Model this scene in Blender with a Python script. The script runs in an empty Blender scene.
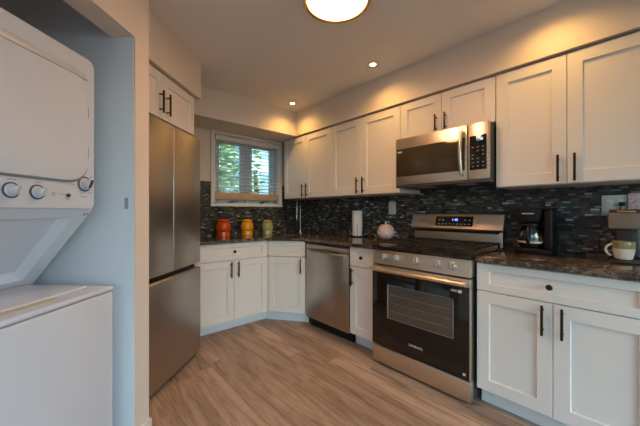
import bpy, bmesh, math, random
from mathutils import Matrix, Vector
random.seed(7)
R = math.radians
S = bpy.context.scene
COL = S.collection

# ------------------------------------------------------------------ camera, sky, lights, exposure
cam = bpy.data.cameras.new('camera'); co = bpy.data.objects.new('camera', cam); COL.objects.link(co)
co.location = (0, 0, 1.2); co.rotation_euler = (R(90), 0, R(-41.7))
cam.sensor_width = 36; cam.lens = 36 * 294 / 640; cam.shift_y = -1.0 / 640; cam.clip_start = 0.03
S.camera = co
S.view_settings.view_transform = 'Standard'; S.view_settings.look = 'None'
S.view_settings.exposure = 0.0; S.view_settings.gamma = 1.0; S.view_settings.use_curve_mapping = False

W = bpy.data.worlds.new('sky'); S.world = W; W.use_nodes = True
wn = W.node_tree; bg = wn.nodes['Background']
sk = wn.nodes.new('ShaderNodeTexSky'); sk.sky_type = 'NISHITA'; sk.sun_disc = False
sk.sun_elevation = R(38); sk.sun_rotation = R(200); sk.air_density = 1.2; sk.dust_density = 2.5
tint = wn.nodes.new('ShaderNodeMix'); tint.data_type = 'RGBA'; tint.blend_type = 'MULTIPLY'; tint.inputs[0].default_value = 1.0
tint.inputs[7].default_value = (0.50, 0.78, 1.0, 1)
wn.links.new(sk.outputs[0], tint.inputs[6]); wn.links.new(tint.outputs[2], bg.inputs[0]); bg.inputs[1].default_value = 0.50

WARM = (1.0, 0.56, 0.15)
DAY = (0.72, 0.84, 1.0); DAY_FILL_BLUE = (0.22, 0.56, 1.0)
def light(name, kind, loc, energy, color, rot=(0, 0, 0), **kw):
    l = bpy.data.lights.new(name, kind); l.energy = energy; l.color = color
    for k, v in kw.items(): setattr(l, k, v)
    o = bpy.data.objects.new(name, l); COL.objects.link(o); o.location = loc; o.rotation_euler = rot
    return o
sun = light('sun', 'SUN', (0, 8, 8), 7.0, (1, 0.96, 0.92), (R(30), 0, R(15)), angle=R(3))
def aim(o, d): o.rotation_euler = Vector(d).to_track_quat('-Z', 'Y').to_euler()
# area lights added as daylight fill at two unseen windows behind the camera
P_DAY_LEFT, P_DAY_REAR = 8, 25
a1 = light('daylight_fill_left', 'AREA', (-1.60, -1.38, 1.25), P_DAY_LEFT, DAY_FILL_BLUE, shape='RECTANGLE', size=1.7, size_y=1.9); aim(a1, (0.975, 0.22, -0.02))
a2 = light('daylight_fill_rear', 'AREA', (0.55, -2.33, 1.25), P_DAY_REAR, DAY, shape='RECTANGLE', size=2.2, size_y=1.9, spread=R(120)); aim(a2, (0, 1, -0.8))
DOWNLIGHTS = [(2.0, 2.717), (1.977, 1.549), (2.0, 0.38)]
LAMP_C = (1.154, 1.154)
P_SPOT = 20

# ------------------------------------------------------------------ helpers
def act(me):
    me.shade_smooth(); me.set_sharp_from_angle(angle=R(32))

class MB:
    def __init__(s): s.bm = bmesh.new()
    def merge(s, t, M=None):
        if M is not None: bmesh.ops.transform(t, matrix=M, verts=t.verts)
        me = bpy.data.meshes.new('t'); t.to_mesh(me); s.bm.from_mesh(me); bpy.data.meshes.remove(me); t.free(); return s
    def box(s, x0, x1, y0, y1, z0, z1, b=0, seg=2, M=None):
        t = bmesh.new(); bmesh.ops.create_cube(t, size=1)
        for v in t.verts:
            v.co = Vector((x0 if v.co.x < 0 else x1, y0 if v.co.y < 0 else y1, z0 if v.co.z < 0 else z1))
        if b > 0: bmesh.ops.bevel(t, geom=t.edges[:], offset=b, segments=seg, affect='EDGES', profile=0.5)
        return s.merge(t, M)
    def cyl(s, p0, p1, r, r2=None, n=20, b=0):
        p0 = Vector(p0); p1 = Vector(p1); d = p1 - p0; L = d.length
        t = bmesh.new(); bmesh.ops.create_cone(t, cap_ends=True, segments=n, radius1=r, radius2=r if r2 is None else r2, depth=L)
        if b > 0:
            ed = [e for e in t.edges if abs(e.verts[0].co.z - e.verts[1].co.z) < 1e-6]
            bmesh.ops.bevel(t, geom=ed, offset=b, segments=2, affect='EDGES', profile=0.5)
        M = Matrix.Translation((p0 + p1) / 2) @ d.to_track_quat('Z', 'Y').to_matrix().to_4x4()
        return s.merge(t, M)
    def lathe(s, prof, c=(0, 0, 0), n=36, M=None, rib=None):
        t = bmesh.new(); rings = []
        for (r, z) in prof:
            if r < 1e-5: rings.append([t.verts.new((0, 0, z))])
            else:
                ring = []
                for i in range(n):
                    a = 2 * math.pi * i / n; rr = r * (rib(a) if rib else 1)
                    ring.append(t.verts.new((rr * math.cos(a), rr * math.sin(a), z)))
                rings.append(ring)
        for A, B in zip(rings[:-1], rings[1:]):
            for i in range(n):
                j = (i + 1) % n
                if len(A) == 1 and len(B) == 1: continue
                if len(A) == 1: t.faces.new((A[0], B[j], B[i]))
                elif len(B) == 1: t.faces.new((A[i], A[j], B[0]))
                else: t.faces.new((A[i], A[j], B[j], B[i]))
        bmesh.ops.recalc_face_normals(t, faces=t.faces[:])
        MM = Matrix.Translation(Vector(c)) @ (M if M is not None else Matrix.Identity(4))
        return s.merge(t, MM)
    def tube(s, path, r, n=10, closed=False):
        P = [Vector(p) for p in path]; t = bmesh.new(); rings = []; N = len(P); up = None
        for i in range(N):
            a = P[i - 1] if (i > 0 or closed) else P[i]; b = P[(i + 1) % N] if (i < N - 1 or closed) else P[i]
            d = (b - a).normalized()
            if up is None: up = d.orthogonal().normalized()
            up = (up - d * up.dot(d)).normalized(); sd = d.cross(up)
            rr = r[i] if isinstance(r, (list, tuple)) else r
            rings.append([t.verts.new(P[i] + (up * math.cos(2 * math.pi * k / n) + sd * math.sin(2 * math.pi * k / n)) * rr) for k in range(n)])
        for i in range(N if closed else N - 1):
            A, B = rings[i], rings[(i + 1) % N]
            for k in range(n): t.faces.new((A[k], A[(k + 1) % n], B[(k + 1) % n], B[k]))
        if not closed: t.faces.new(rings[0][::-1]); t.faces.new(rings[-1])
        bmesh.ops.recalc_face_normals(t, faces=t.faces[:])
        return s.merge(t)
    def prism(s, poly, z0, z1, M=None, b=0, holes=()):
        t = bmesh.new(); edges = []
        for loop in [poly] + list(holes):
            vs = [t.verts.new((p[0], p[1], z0)) for p in loop]
            edges += [t.edges.new((vs[i], vs[(i + 1) % len(vs)])) for i in range(len(vs))]
        if holes: bmesh.ops.triangle_fill(t, use_beauty=True, edges=edges)
        else: t.faces.new(vs)
        r = bmesh.ops.extrude_face_region(t, geom=t.faces[:])
        for v in [g for g in r['geom'] if isinstance(g, bmesh.types.BMVert)]: v.co.z = z1
        bmesh.ops.recalc_face_normals(t, faces=t.faces[:])
        if b > 0:
            ed = [e for e in t.edges if len(e.link_faces) == 2 and e.calc_face_angle(0) > 0.5 and abs(e.verts[0].co.z - e.verts[1].co.z) < 1e-6]
            bmesh.ops.bevel(t, geom=ed, offset=b, segments=2, affect='EDGES', profile=0.5)
        return s.merge(t, M)
    def prism_xz(s, poly, y0, y1, b=0):          # polygon given in x,z and extruded along y
        return s.prism(poly, -y1, -y0, M=Matrix.Rotation(R(90), 4, 'X'), b=b)
    def prism_yz(s, poly, x0, x1, b=0):          # polygon given in y,z and extruded along x
        return s.prism(poly, x0, x1, M=Matrix(((0, 0, 1, 0), (1, 0, 0, 0), (0, 1, 0, 0), (0, 0, 0, 1))), b=b)
    def framed(s, x0, x1, z0, z1, st, ra, th=0.02, rec=0.011, ch=0.004, y=0.0, M=None):
        """a slab with a recessed middle panel, as on a shaker door; its front lies at y, its back at y+th"""
        t = bmesh.new(); e = 0.0015
        loops = [[(x0, z0, y + th), (x1, z0, y + th), (x1, z1, y + th), (x0, z1, y + th)]]
        for (dx, dz, yy) in ((0, 0, y + e), (e, e, y), (st, ra, y), (st + ch, ra + ch, y + rec)):
            loops.append([(x0 + dx, z0 + dz, yy), (x1 - dx, z0 + dz, yy), (x1 - dx, z1 - dz, yy), (x0 + dx, z1 - dz, yy)])
        V = [[t.verts.new((p[0], p[2], p[1])) for p in L] for L in loops]
        for A, B in zip(V[:-1], V[1:]):
            for i in range(4): t.faces.new((A[i], A[(i + 1) % 4], B[(i + 1) % 4], B[i]))
        t.faces.new(V[-1]); t.faces.new(V[0][::-1])
        bmesh.ops.recalc_face_normals(t, faces=t.faces[:])
        return s.merge(t, M)
    def build(s, name, m, parent=None, loc=None, smooth=True):
        me = bpy.data.meshes.new(name); s.bm.to_mesh(me); s.bm.free()
        me.materials.append(m)
        if smooth: act(me)
        o = bpy.data.objects.new(name, me); COL.objects.link(o)
        if parent is not None: o.parent = parent
        if loc is not None: o.location = loc
        return o

def tag(o, label, cat, group=None, kind=None):
    o['label'] = label; o['category'] = cat
    if group: o['group'] = group
    if kind: o['kind'] = kind
    return o
def thing(name, label, cat, loc=(0, 0, 0), rz=0.0, group=None):
    o = bpy.data.objects.new(name, None); COL.objects.link(o); o.empty_display_size = 0.05
    o.location = loc; o.rotation_euler = (0, 0, R(rz)); return tag(o, label, cat, group)
def struct(name, mb, m, parent=None, label=None, cat=None):
    o = mb.build(name, m, parent); o['kind'] = 'structure'
    if label: o['label'] = label
    if cat: o['category'] = cat
    return o
def text(name, body, m, parent, loc, size, rot=(90, 0, 0), ext=0.0004):
    c = bpy.data.curves.new(name, 'FONT'); c.body = body; c.size = size; c.align_x = 'CENTER'; c.align_y = 'CENTER'; c.extrude = ext
    c.materials.append(m); o = bpy.data.objects.new(name, c); COL.objects.link(o); o.parent = parent
    o.parent = None
    me = bpy.data.meshes.new_from_object(o.evaluated_get(bpy.context.evaluated_depsgraph_get())); me.name = name
    bpy.data.objects.remove(o); bpy.data.curves.remove(c)
    me.materials.clear(); me.materials.append(m)
    o = bpy.data.objects.new(name, me); COL.objects.link(o); o.parent = parent
    o.location = loc; o.rotation_euler = [R(v) for v in rot]; return o

# ------------------------------------------------------------------ materials
class NT:
    def __init__(s, name):
        s.m = bpy.data.materials.new(name); s.m.use_nodes = True; s.t = s.m.node_tree
        s.p = s.t.nodes['Principled BSDF']; s.out = s.t.nodes['Material Output']
    def n(s, k, **kw):
        o = s.t.nodes.new('ShaderNode' + k)
        for a, v in kw.items(): setattr(o, a, v)
        return o
    def put(s, sock, v):
        if isinstance(v, bpy.types.NodeSocket): s.t.links.new(v, sock)
        elif v is not None: sock.default_value = v
    def math(s, op, a, b=None, c=None):
        o = s.n('Math', operation=op); s.put(o.inputs[0], a)
        if b is not None: s.put(o.inputs[1], b)
        if c is not None: s.put(o.inputs[2], c)
        return o.outputs[0]
    def pos(s):
        o = s.n('TexCoord'); x = s.n('SeparateXYZ'); s.t.links.new(o.outputs['Object'], x.inputs[0]); return o.outputs['Object'], x.outputs
    def vec(s, x, y, z=0.0):
        o = s.n('CombineXYZ'); s.put(o.inputs[0], x); s.put(o.inputs[1], y); s.put(o.inputs[2], z); return o.outputs[0]
    def noise(s, v, scale, detail=4, rough=0.55, dist=0.0):
        o = s.n('TexNoise'); s.put(o.inputs['Vector'], v); o.inputs['Scale'].default_value = scale; o.inputs['Detail'].default_value = detail
        o.inputs['Roughness'].default_value = rough; o.inputs['Distortion'].default_value = dist; return o.outputs['Fac']
    def white(s, v):
        o = s.n('TexWhiteNoise', noise_dimensions='2D'); s.put(o.inputs['Vector'], v); return o.outputs['Value']
    def ramp(s, f, stops, const=False):
        o = s.n('ValToRGB'); s.put(o.inputs[0], f); e = o.color_ramp.elements
        if const: o.color_ramp.interpolation = 'CONSTANT'
        while len(e) < len(stops): e.new(0.5)
        for el, (p, c) in zip(e, stops): el.position = p; el.color = (*c, 1)
        return o.outputs[0]
    def mix(s, f, a, b, mode='MIX'):
        o = s.n('Mix', data_type='RGBA', blend_type=mode); s.put(o.inputs[0], f)
        s.put(o.inputs[6], a if not isinstance(a, tuple) else (*a, 1)); s.put(o.inputs[7], b if not isinstance(b, tuple) else (*b, 1)); return o.outputs[2]
    def bump(s, h, strength=0.2, dist=0.002):
        o = s.n('Bump'); o.inputs['Strength'].default_value = strength; o.inputs['Distance'].default_value = dist
        s.put(o.inputs['Height'], h); s.t.links.new(o.outputs[0], s.p.inputs['Normal'])
    def set(s, **kw):
        for k, v in kw.items():
            s.put(s.p.inputs[k.replace('_', ' ')], (*v, 1) if isinstance(v, tuple) and len(v) == 3 else v)
        return s

def plain(name, col, rough=0.5, metal=0.0, var=0.06, scale=6, bump=0.0, **kw):
    a = NT(name); v, _ = a.pos(); f = a.noise(v, scale, 3)
    c = a.ramp(f, [(0.3, tuple(x * (1 - var) for x in col)), (0.7, tuple(min(1, x * (1 + var)) for x in col))])
    a.set(Base_Color=c, Roughness=rough, Metallic=metal, **kw)
    if bump: a.bump(a.noise(v, 180, 2), bump, 0.0008)
    return a.m

def steel(name, col, rough=0.32, axis=0, var=0.022):
    a = NT(name); v, x = a.pos()
    sc = [2.0, 2.0, 2.0]
    for i in range(3):
        if i != axis: sc[i] = 420.0
    st = a.vec(a.math('MULTIPLY', x[0], sc[0]), a.math('MULTIPLY', x[1], sc[1]), a.math('MULTIPLY', x[2], sc[2]))
    f = a.noise(st, 1.0, 2)
    c = a.ramp(f, [(0.3, tuple(k * (1 - var) for k in col)), (0.7, tuple(k * (1 + var) for k in col))])
    a.set(Base_Color=c, Metallic=1.0, Roughness=a.math('MULTIPLY_ADD', f, 0.05, rough - 0.025))
    a.bump(f, 0.012, 0.0003)
    return a.m

M_wall = plain('wall_paint', (0.74, 0.645, 0.545), 0.75, var=0.015, scale=2, bump=0.12)
M_ceil = plain('ceiling_paint', (0.85, 0.80, 0.745), 0.85, var=0.015, scale=2, bump=0.12)
M_closet = plain('daylight_tinted_paint', (0.73, 0.76, 0.80), 0.75, var=0.015, scale=2, bump=0.12)  # the wall paint again, with the cool daylight put into its colour
M_trim = plain('white_trim', (0.76, 0.72, 0.67), 0.42, var=0.02)
M_cab = plain('white_cabinet_paint', (0.74, 0.69, 0.635), 0.38, var=0.015, scale=4)
M_kick = plain('white_toe_board', (0.72, 0.72, 0.71), 0.45, var=0.02)
M_bronze = plain('oil_rubbed_bronze', (0.035, 0.024, 0.018), 0.36, 0.75, var=0.15)
M_ss = steel('brushed_steel', (0.72, 0.625, 0.50), 0.34, 0)
M_ss_dark = steel('fridge_steel', (0.50, 0.45, 0.395), 0.36, 0)
M_ss_dw = steel('dishwasher_steel', (0.48, 0.43, 0.385), 0.32, 0)
M_chrome = plain('chrome', (0.36, 0.35, 0.34), 0.22, 1.0, var=0.02)
M_black = plain('black_plastic', (0.007, 0.0065, 0.006), 0.40, var=0.1, Specular_IOR_Level=0.3)
M_dark = plain('dark_grey_panel', (0.045, 0.042, 0.040), 0.5, var=0.1)
M_glassblk = plain('black_glass', (0.010, 0.008, 0.007), 0.06, var=0.1)
M_ovenwin = plain('oven_window_glass', (0.085, 0.070, 0.055), 0.10, var=0.1)
M_iron = plain('cast_iron', (0.022, 0.019, 0.017), 0.5, 0.3, var=0.2)
M_enamel = plain('cooktop_enamel', (0.035, 0.028, 0.022), 0.22, 0.2, var=0.1)
M_washer = plain('white_enamel', (0.66, 0.71, 0.775), 0.20, var=0.01)
M_gasket = plain('grey_gasket', (0.25, 0.26, 0.27), 0.6, var=0.05)
M_knobgrey = plain('knob_grey', (0.55, 0.56, 0.58), 0.35, var=0.05)
M_knobss = plain('knob_steel', (0.42, 0.40, 0.37), 0.3, 0.6, var=0.05)
M_ink = plain('grey_print', (0.34, 0.34, 0.35), 0.6, var=0.02)
M_light_ink = plain('pale_print', (0.66, 0.64, 0.62), 0.5, var=0.02)
M_gold = plain('brass_rim', (0.62, 0.40, 0.16), 0.32, 1.0, var=0.04)
M_plate = plain('outlet_plate', (0.64, 0.615, 0.57), 0.45, var=0.02)
M_wood = plain('blind_rail_wood', (0.50, 0.335, 0.20), 0.5, var=0.12, scale=14)
M_slat = plain('white_blind_slat', (0.72, 0.76, 0.79), 0.5, var=0.02)
M_val = plain('ivory_valance', (0.70, 0.655, 0.60), 0.5, var=0.03)
M_vinyl = plain('white_window_vinyl', (0.60, 0.66, 0.71), 0.4, var=0.02)
M_paper = plain('paper_towel', (0.80, 0.77, 0.72), 0.9, var=0.03, scale=40, bump=0.5)
M_orange = plain('orange_glaze', (0.60, 0.075, 0.010), 0.14, var=0.2, scale=9)
M_yellow = plain('amber_glaze', (0.86, 0.35, 0.012), 0.16, var=0.15, scale=9)
M_green = plain('olive_glaze', (0.46, 0.42, 0.17), 0.18, var=0.15, scale=9)
M_cream = plain('cream_glaze', (0.72, 0.60, 0.48), 0.3, var=0.04)
M_muggreen = plain('mug_green_glaze', (0.27, 0.23, 0.085), 0.22, var=0.15, scale=14)
M_taupe = plain('taupe_plastic', (0.17, 0.135, 0.10), 0.42, var=0.05)
M_taupe_dk = plain('dark_taupe_plastic', (0.040, 0.031, 0.024), 0.35, var=0.05)
M_coffee = plain('coffee', (0.020, 0.009, 0.004), 0.1, var=0.1)
M_stem = plain('pumpkin_stem', (0.66, 0.50, 0.36), 0.6, var=0.1)
M_siding = None

def emis(name, col, st):
    a = NT(name); v, _ = a.pos(); a.noise(v, 5)
    a.set(Base_Color=(0.8, 0.8, 0.8), Emission_Color=col, Emission_Strength=st, Roughness=0.5); return a.m
M_diff = emis('lamp_diffuser', (1.0, 0.52, 0.26), 47.0)
M_spotE = emis('downlight_bulb', (1.0, 0.80, 0.50), 14.0)
M_blue = emis('blue_digits', (0.16, 0.22, 1.0), 3.0)
M_cyan = emis('pale_blue_digits', (0.25, 0.50, 0.95), 1.6)

def glass(name, tint=(0.9, 0.95, 0.95), gl=0.08):
    a = NT(name); tr = a.n('BsdfTransparent'); tr.inputs[0].default_value = (*tint, 1); g = a.n('BsdfGlossy'); g.inputs['Roughness'].default_value = 0.02
    lw = a.n('LayerWeight'); lw.inputs[0].default_value = 0.25
    mx = a.n('MixShader'); f = a.math('MULTIPLY_ADD', lw.outputs['Fresnel'], 0.5, gl)
    a.t.links.new(f, mx.inputs[0]); a.t.links.new(tr.outputs[0], mx.inputs[1]); a.t.links.new(g.outputs[0], mx.inputs[2])
    a.t.links.new(mx.outputs[0], a.out.inputs[0]); return a.m
M_pane = glass('window_glass', gl=0.03)
M_carafe = glass('carafe_glass', (0.62, 0.50, 0.36), 0.14)

def mk_floor():
    a = NT('plank_floor'); v, x = a.pos(); w, L = 0.178, 1.22
    X, Y = x[0], x[1]
    row = a.math('FLOOR', a.math('DIVIDE', X, w)); sh = a.math('MULTIPLY', a.white(a.vec(row, 3.3)), L)
    yy = a.math('ADD', Y, sh); cell = a.math('FLOOR', a.math('DIVIDE', yy, L)); rnd = a.white(a.vec(row, cell))
    gx = a.math('ADD', a.math('MULTIPLY', X, 15.0), a.math('MULTIPLY', rnd, 37.0)); gv = a.vec(gx, a.math('MULTIPLY', yy, 1.5), a.math('MULTIPLY', rnd, 9.0))
    g1 = a.noise(gv, 1.0, 6, 0.62, 0.9)
    g2 = a.noise(a.vec(a.math('MULTIPLY', gx, 9.0), a.math('MULTIPLY', yy, 7.0)), 1.0, 3, 0.6)
    g = a.math('MULTIPLY_ADD', g2, 0.36, a.math('MULTIPLY', g1, 0.66))
    c = a.ramp(g, [(0.30, (0.12, 0.072, 0.048)), (0.43, (0.28, 0.186, 0.130)), (0.54, (0.42, 0.29, 0.208)), (0.72, (0.57, 0.42, 0.315))])
    br = a.math('MULTIPLY_ADD', rnd, 0.30, 0.82)
    c = a.mix(1.0, c, a.vec(br, br, br), 'MULTIPLY')
    fx = a.math('FRACT', a.math('DIVIDE', X, w)); ex = a.math('MINIMUM', fx, a.math('SUBTRACT', 1.0, fx))
    fy = a.math('FRACT', a.math('DIVIDE', yy, L)); ey = a.math('MINIMUM', fy, a.math('SUBTRACT', 1.0, fy))
    seam = a.math('MINIMUM', a.math('MULTIPLY', ex, w), a.math('MULTIPLY', ey, L))
    sm = a.math('LESS_THAN', seam, 0.0014)
    c = a.mix(a.math('MULTIPLY', sm, 0.6), c, (0.06, 0.035, 0.02))
    a.set(Base_Color=c, Roughness=a.math('MULTIPLY_ADD', g, 0.2, 0.36)); a.bump(a.math('SUBTRACT', g, sm), 0.12, 0.001)
    return a.m
M_floor = mk_floor()

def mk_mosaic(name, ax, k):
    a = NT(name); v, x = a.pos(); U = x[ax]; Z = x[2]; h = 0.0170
    row = a.math('FLOOR', a.math('DIVIDE', Z, h)); r1 = a.white(a.vec(row, 1.7)); r2 = a.white(a.vec(row, 8.1))
    w = a.math('MULTIPLY_ADD', r1, 0.035, 0.026)
    uu = a.math('DIVIDE', a.math('ADD', U, a.math('MULTIPLY', r2, 0.4)), w)
    cell = a.math('FLOOR', uu); rnd = a.white(a.vec(cell, row)); rn2 = a.white(a.vec(a.math('ADD', cell, 77.0), row))
    c = a.ramp(rnd, [(0.0, tuple(k * v for v in (0.020, 0.018, 0.016))), (0.22, tuple(k * v for v in (0.080, 0.068, 0.057))), (0.46, tuple(k * v for v in (0.125, 0.106, 0.088))), (0.60, tuple(k * v for v in (0.050, 0.056, 0.057))), (0.76, tuple(k * v for v in (0.21, 0.195, 0.17))), (0.91, tuple(k * v for v in (0.32, 0.335, 0.31))), (0.972, tuple(k * v for v in (0.62, 0.67, 0.63)))], True)  # palest stops put daylight glints into the tile colour
    fx = a.math('FRACT', uu); ex = a.math('MULTIPLY', a.math('MINIMUM', fx, a.math('SUBTRACT', 1.0, fx)), w)
    fz = a.math('FRACT', a.math('DIVIDE', Z, h)); ez = a.math('MULTIPLY', a.math('MINIMUM', fz, a.math('SUBTRACT', 1.0, fz)), h)
    m = a.math('LESS_THAN', a.math('MINIMUM', a.math('MULTIPLY', ex, 1.6), ez), 0.0021)
    c = a.mix(m, c, (0.022, 0.021, 0.020))
    rough = a.math('MAXIMUM', a.math('MULTIPLY_ADD', rn2, 0.45, 0.16), a.math('MULTIPLY', m, 0.8))
    a.set(Base_Color=c, Roughness=rough)
    a.bump(a.math('SUBTRACT', a.math('MULTIPLY', rn2, 0.5), m), 0.35, 0.0015)
    return a.m
M_mosR = mk_mosaic('mosaic_tile_right', 1, .78); M_mosB = mk_mosaic('mosaic_tile_back', 0, .55)  # same tile, its painted glints and tones dimmer on the back wall

def mk_granite():
    a = NT('granite'); v, x = a.pos()
    n1 = a.noise(v, 7.0, 8, 0.68, 1.6); n2 = a.noise(v, 17.0, 6, 0.7, 2.2); n3 = a.noise(v, 90, 3, 0.6)
    base = a.ramp(n1, [(0.34, (0.014, 0.012, 0.012)), (0.47, (0.030, 0.021, 0.015)), (0.525, (0.085, 0.046, 0.020)), (0.552, (0.26, 0.20, 0.14)), (0.575, (0.035, 0.028, 0.024)), (0.75, (0.018, 0.018, 0.020))])
    vein = a.ramp(n2, [(0.492, (0, 0, 0)), (0.512, (1, 1, 1)), (0.535, (0, 0, 0))])
    c = a.mix(a.math('MULTIPLY', vein, 0.55), base, (0.34, 0.31, 0.27))
    c = a.mix(a.math('MULTIPLY', a.math('GREATER_THAN', n3, 0.66), 0.35), c, (0.16, 0.15, 0.14))
    a.set(Base_Color=c, Roughness=0.10); return a.m
M_granite = mk_granite()

def mk_pumpkin():
    a = NT('pink_patterned_glaze'); v, x = a.pos(); n = a.noise(v, 34, 4, 0.6, 1.2); n2 = a.noise(v, 11, 2)
    c = a.ramp(n, [(0.44, (0.80, 0.68, 0.60)), (0.53, (0.76, 0.52, 0.44)), (0.60, (0.60, 0.26, 0.20)), (0.67, (0.78, 0.64, 0.56))])
    a.set(Base_Color=c, Roughness=0.4); return a.m
M_pump = mk_pumpkin()
def mk_board():
    a = NT('pink_marbled_board'); v, x = a.pos(); n = a.noise(v, 22, 5, 0.65, 2.5)
    c = a.ramp(n, [(0.36, (0.82, 0.74, 0.70)), (0.52, (0.78, 0.60, 0.56)), (0.58, (0.58, 0.28, 0.26)), (0.64, (0.80, 0.70, 0.66))])
    a.set(Base_Color=c, Roughness=0.6); return a.m
M_board = mk_board()
def mk_siding():
    a = NT('white_lap_siding'); v, x = a.pos(); f = a.math('FRACT', a.math('DIVIDE', x[2], 0.13))
    c = a.ramp(f, [(0.0, (0.42, 0.44, 0.46)), (0.08, (0.78, 0.79, 0.80)), (1.0, (0.82, 0.82, 0.82))])
    a.set(Base_Color=c, Roughness=0.6); a.bump(f, 0.5, 0.01); return a.m
M_siding = mk_siding()
M_leaf = plain('leaf_green', (0.34, 0.46, 0.24), 0.55, var=0.35, scale=3)
M_bark = plain('bark', (0.12, 0.085, 0.06), 0.9, var=0.3, scale=20)
M_lawn = plain('lawn', (0.14, 0.22, 0.06), 0.9, var=0.3, scale=12)
M_roofing = plain('roof_shingle', (0.16, 0.15, 0.15), 0.9, var=0.2, scale=20)

# ------------------------------------------------------------------ frames of the two oblique walls
PHI = 44.0                                             # the laundry and fridge wall runs at this angle
dX, dY = math.cos(R(PHI)), math.sin(R(PHI))
def LW(s, p):                                          # s along that wall away from us, p to the right of the camera
    return (s * dX + p * dY, s * dY - p * dX)
XR, YB = 2.57, 3.36                                    # inner faces of the right and the back wall
ZC, ZS = 2.44, 2.145

# ------------------------------------------------------------------ setting
outline = [(XR, YB), (XR, -2.4), (-1.4, -2.4), LW(-1.6, -1.04), LW(0.40, -1.04), LW(0.40, -2.0), LW(2.765, -2.0)]
struct('floor', MB().prism(outline, -0.05, 0.0), M_floor)
struct('ceiling', MB().prism(outline, ZC, ZC + 0.05), M_ceil)
struct('wall_right', MB().box(XR, XR + 0.1, -2.5, YB + 0.1, 0, ZC + .05), M_wall)
WX0, WX1, WZ0, WZ1 = 1.352, 2.240, 1.290, 2.118
wb = MB(); xl = LW(2.765, -2.0)[0] - 0.1
wb.box(xl, WX0, YB, YB + 0.15, 0, ZC + .05); wb.box(WX1, XR, YB, YB + 0.15, 0, ZC + .05)
wb.box(WX0, WX1, YB, YB + 0.15, 0, WZ0); wb.box(WX0, WX1, YB, YB + 0.15, WZ1, ZC + .05)
struct('wall_back', wb, M_wall)
def lbox(mb, s0, s1, p0, p1, z0, z1):
    return mb.prism([LW(s0, p0), LW(s1, p0), LW(s1, p1), LW(s0, p1)], z0, z1)
wl = MB(); lbox(wl, -1.6, 0.40, -1.16, -1.04, 0, ZC); struct('wall_left', wl, M_wall)
wl = MB(); lbox(wl, 0.40, 1.4095, -1.16, -1.04, 2.082, ZC); struct('wall_header', wl, M_wall)
# the partition: warm wall paint on its end, a blue grey daylight tint of the same paint inside the laundry closet
part = MB(); lbox(part, 1.409, 1.514, -2.0, -1.04, 0, ZC); wp = struct('wall_partition', part, M_wall)
cs = MB(); lbox(cs, 1.405, 1.409, -2.0, -1.048, 0, ZC); struct('wall_closet', cs, M_closet)
cs = MB(); lbox(cs, 0.30, 1.405, -2.1, -2.0, 0, ZC); lbox(cs, 0.30, 0.40, -2.0, -1.16, 0, ZC); struct('wall_closet_back', cs, M_closet)
al = MB(); lbox(al, 1.405, 2.95, -2.1, -2.0, 0, ZC); struct('wall_alcove', al, M_wall)
sp = MB(); lbox(sp, 1.4035, 1.4052, -1.093, -1.075, 1.215, 1.272); sp.build('strike_plate', M_ink, wp)
# behind the camera
p0, p1 = Vector((-1.4, -2.4, 0)), Vector((*LW(-1.6, -1.04), 0))
ang = math.atan2(p1.y - p0.y, p1.x - p0.x); L0 = (p1 - p0).length
Mr = Matrix.Translation(p0) @ Matrix.Rotation(ang, 4, 'Z')
wr = MB()
for (x0, x1, z0, z1) in ((-0.1, 0.22, 0, ZC), (L0 - 0.15, L0, 0, ZC), (0.22, L0 - 0.15, 0, 0.2), (0.22, L0 - 0.15, 2.25, ZC)):
    wr.box(x0, x1, 0, 0.1, z0, z1, M=Mr)
struct('wall_rear_left', wr, M_wall)
wr = MB()
for (x0, x1, z0, z1) in ((-1.5, -0.6, 0, ZC), (1.7, XR, 0, ZC), (-0.6, 1.7, 0, 0.2), (-0.6, 1.7, 2.25, ZC)):
    wr.box(x0, x1, -2.5, -2.4, z0, z1)
struct('wall_rear', wr, M_wall)
# soffits over the cabinets
struct('ceiling_soffit_right', MB().box(2.212, XR, -2.4, YB, ZS, ZC), M_wall)
struct('ceiling_soffit_back', MB().prism([(0.47, 2.93), (2.212, 2.93), (2.212, YB), (0.60, YB), (0.36, 3.12)], ZS, ZC), M_wall)
sf = MB(); lbox(sf, 1.514, 2.385, -2.0, -1.180, ZS, ZC); struct('ceiling_soffit_fridge', sf, M_wall)
bb = MB(); lbox(bb, 1.400, 1.525, -1.04, -1.029, 0, 0.088); lbox(bb, 1.514, 1.525, -1.18, -1.029, 0, 0.088)
struct('baseboard_left', bb, M_trim)
# mosaic backsplashes
struct('trim_1', MB().box(XR - 0.008, XR, -0.30, YB, 0.914, 1.372).box(XR - 0.008, XR, .702, 1.448, 1.372, 1.42), M_mosR, label='dark glass mosaic backsplash behind the range', cat='backsplash')
bs = MB()
bs.box(0.62, WX0 - 0.04, YB - 0.008, YB, 0.914, 1.55); bs.box(WX1 + 0.04, XR - .008, YB - 0.008, YB, 0.914, 1.55); bs.box(WX0 - 0.04, WX1 + 0.04, YB - 0.008, YB, 0.914, WZ0 - 0.02)
struct('trim_2', bs, M_mosB, label='dark glass mosaic backsplash under the window', cat='backsplash')

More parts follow.
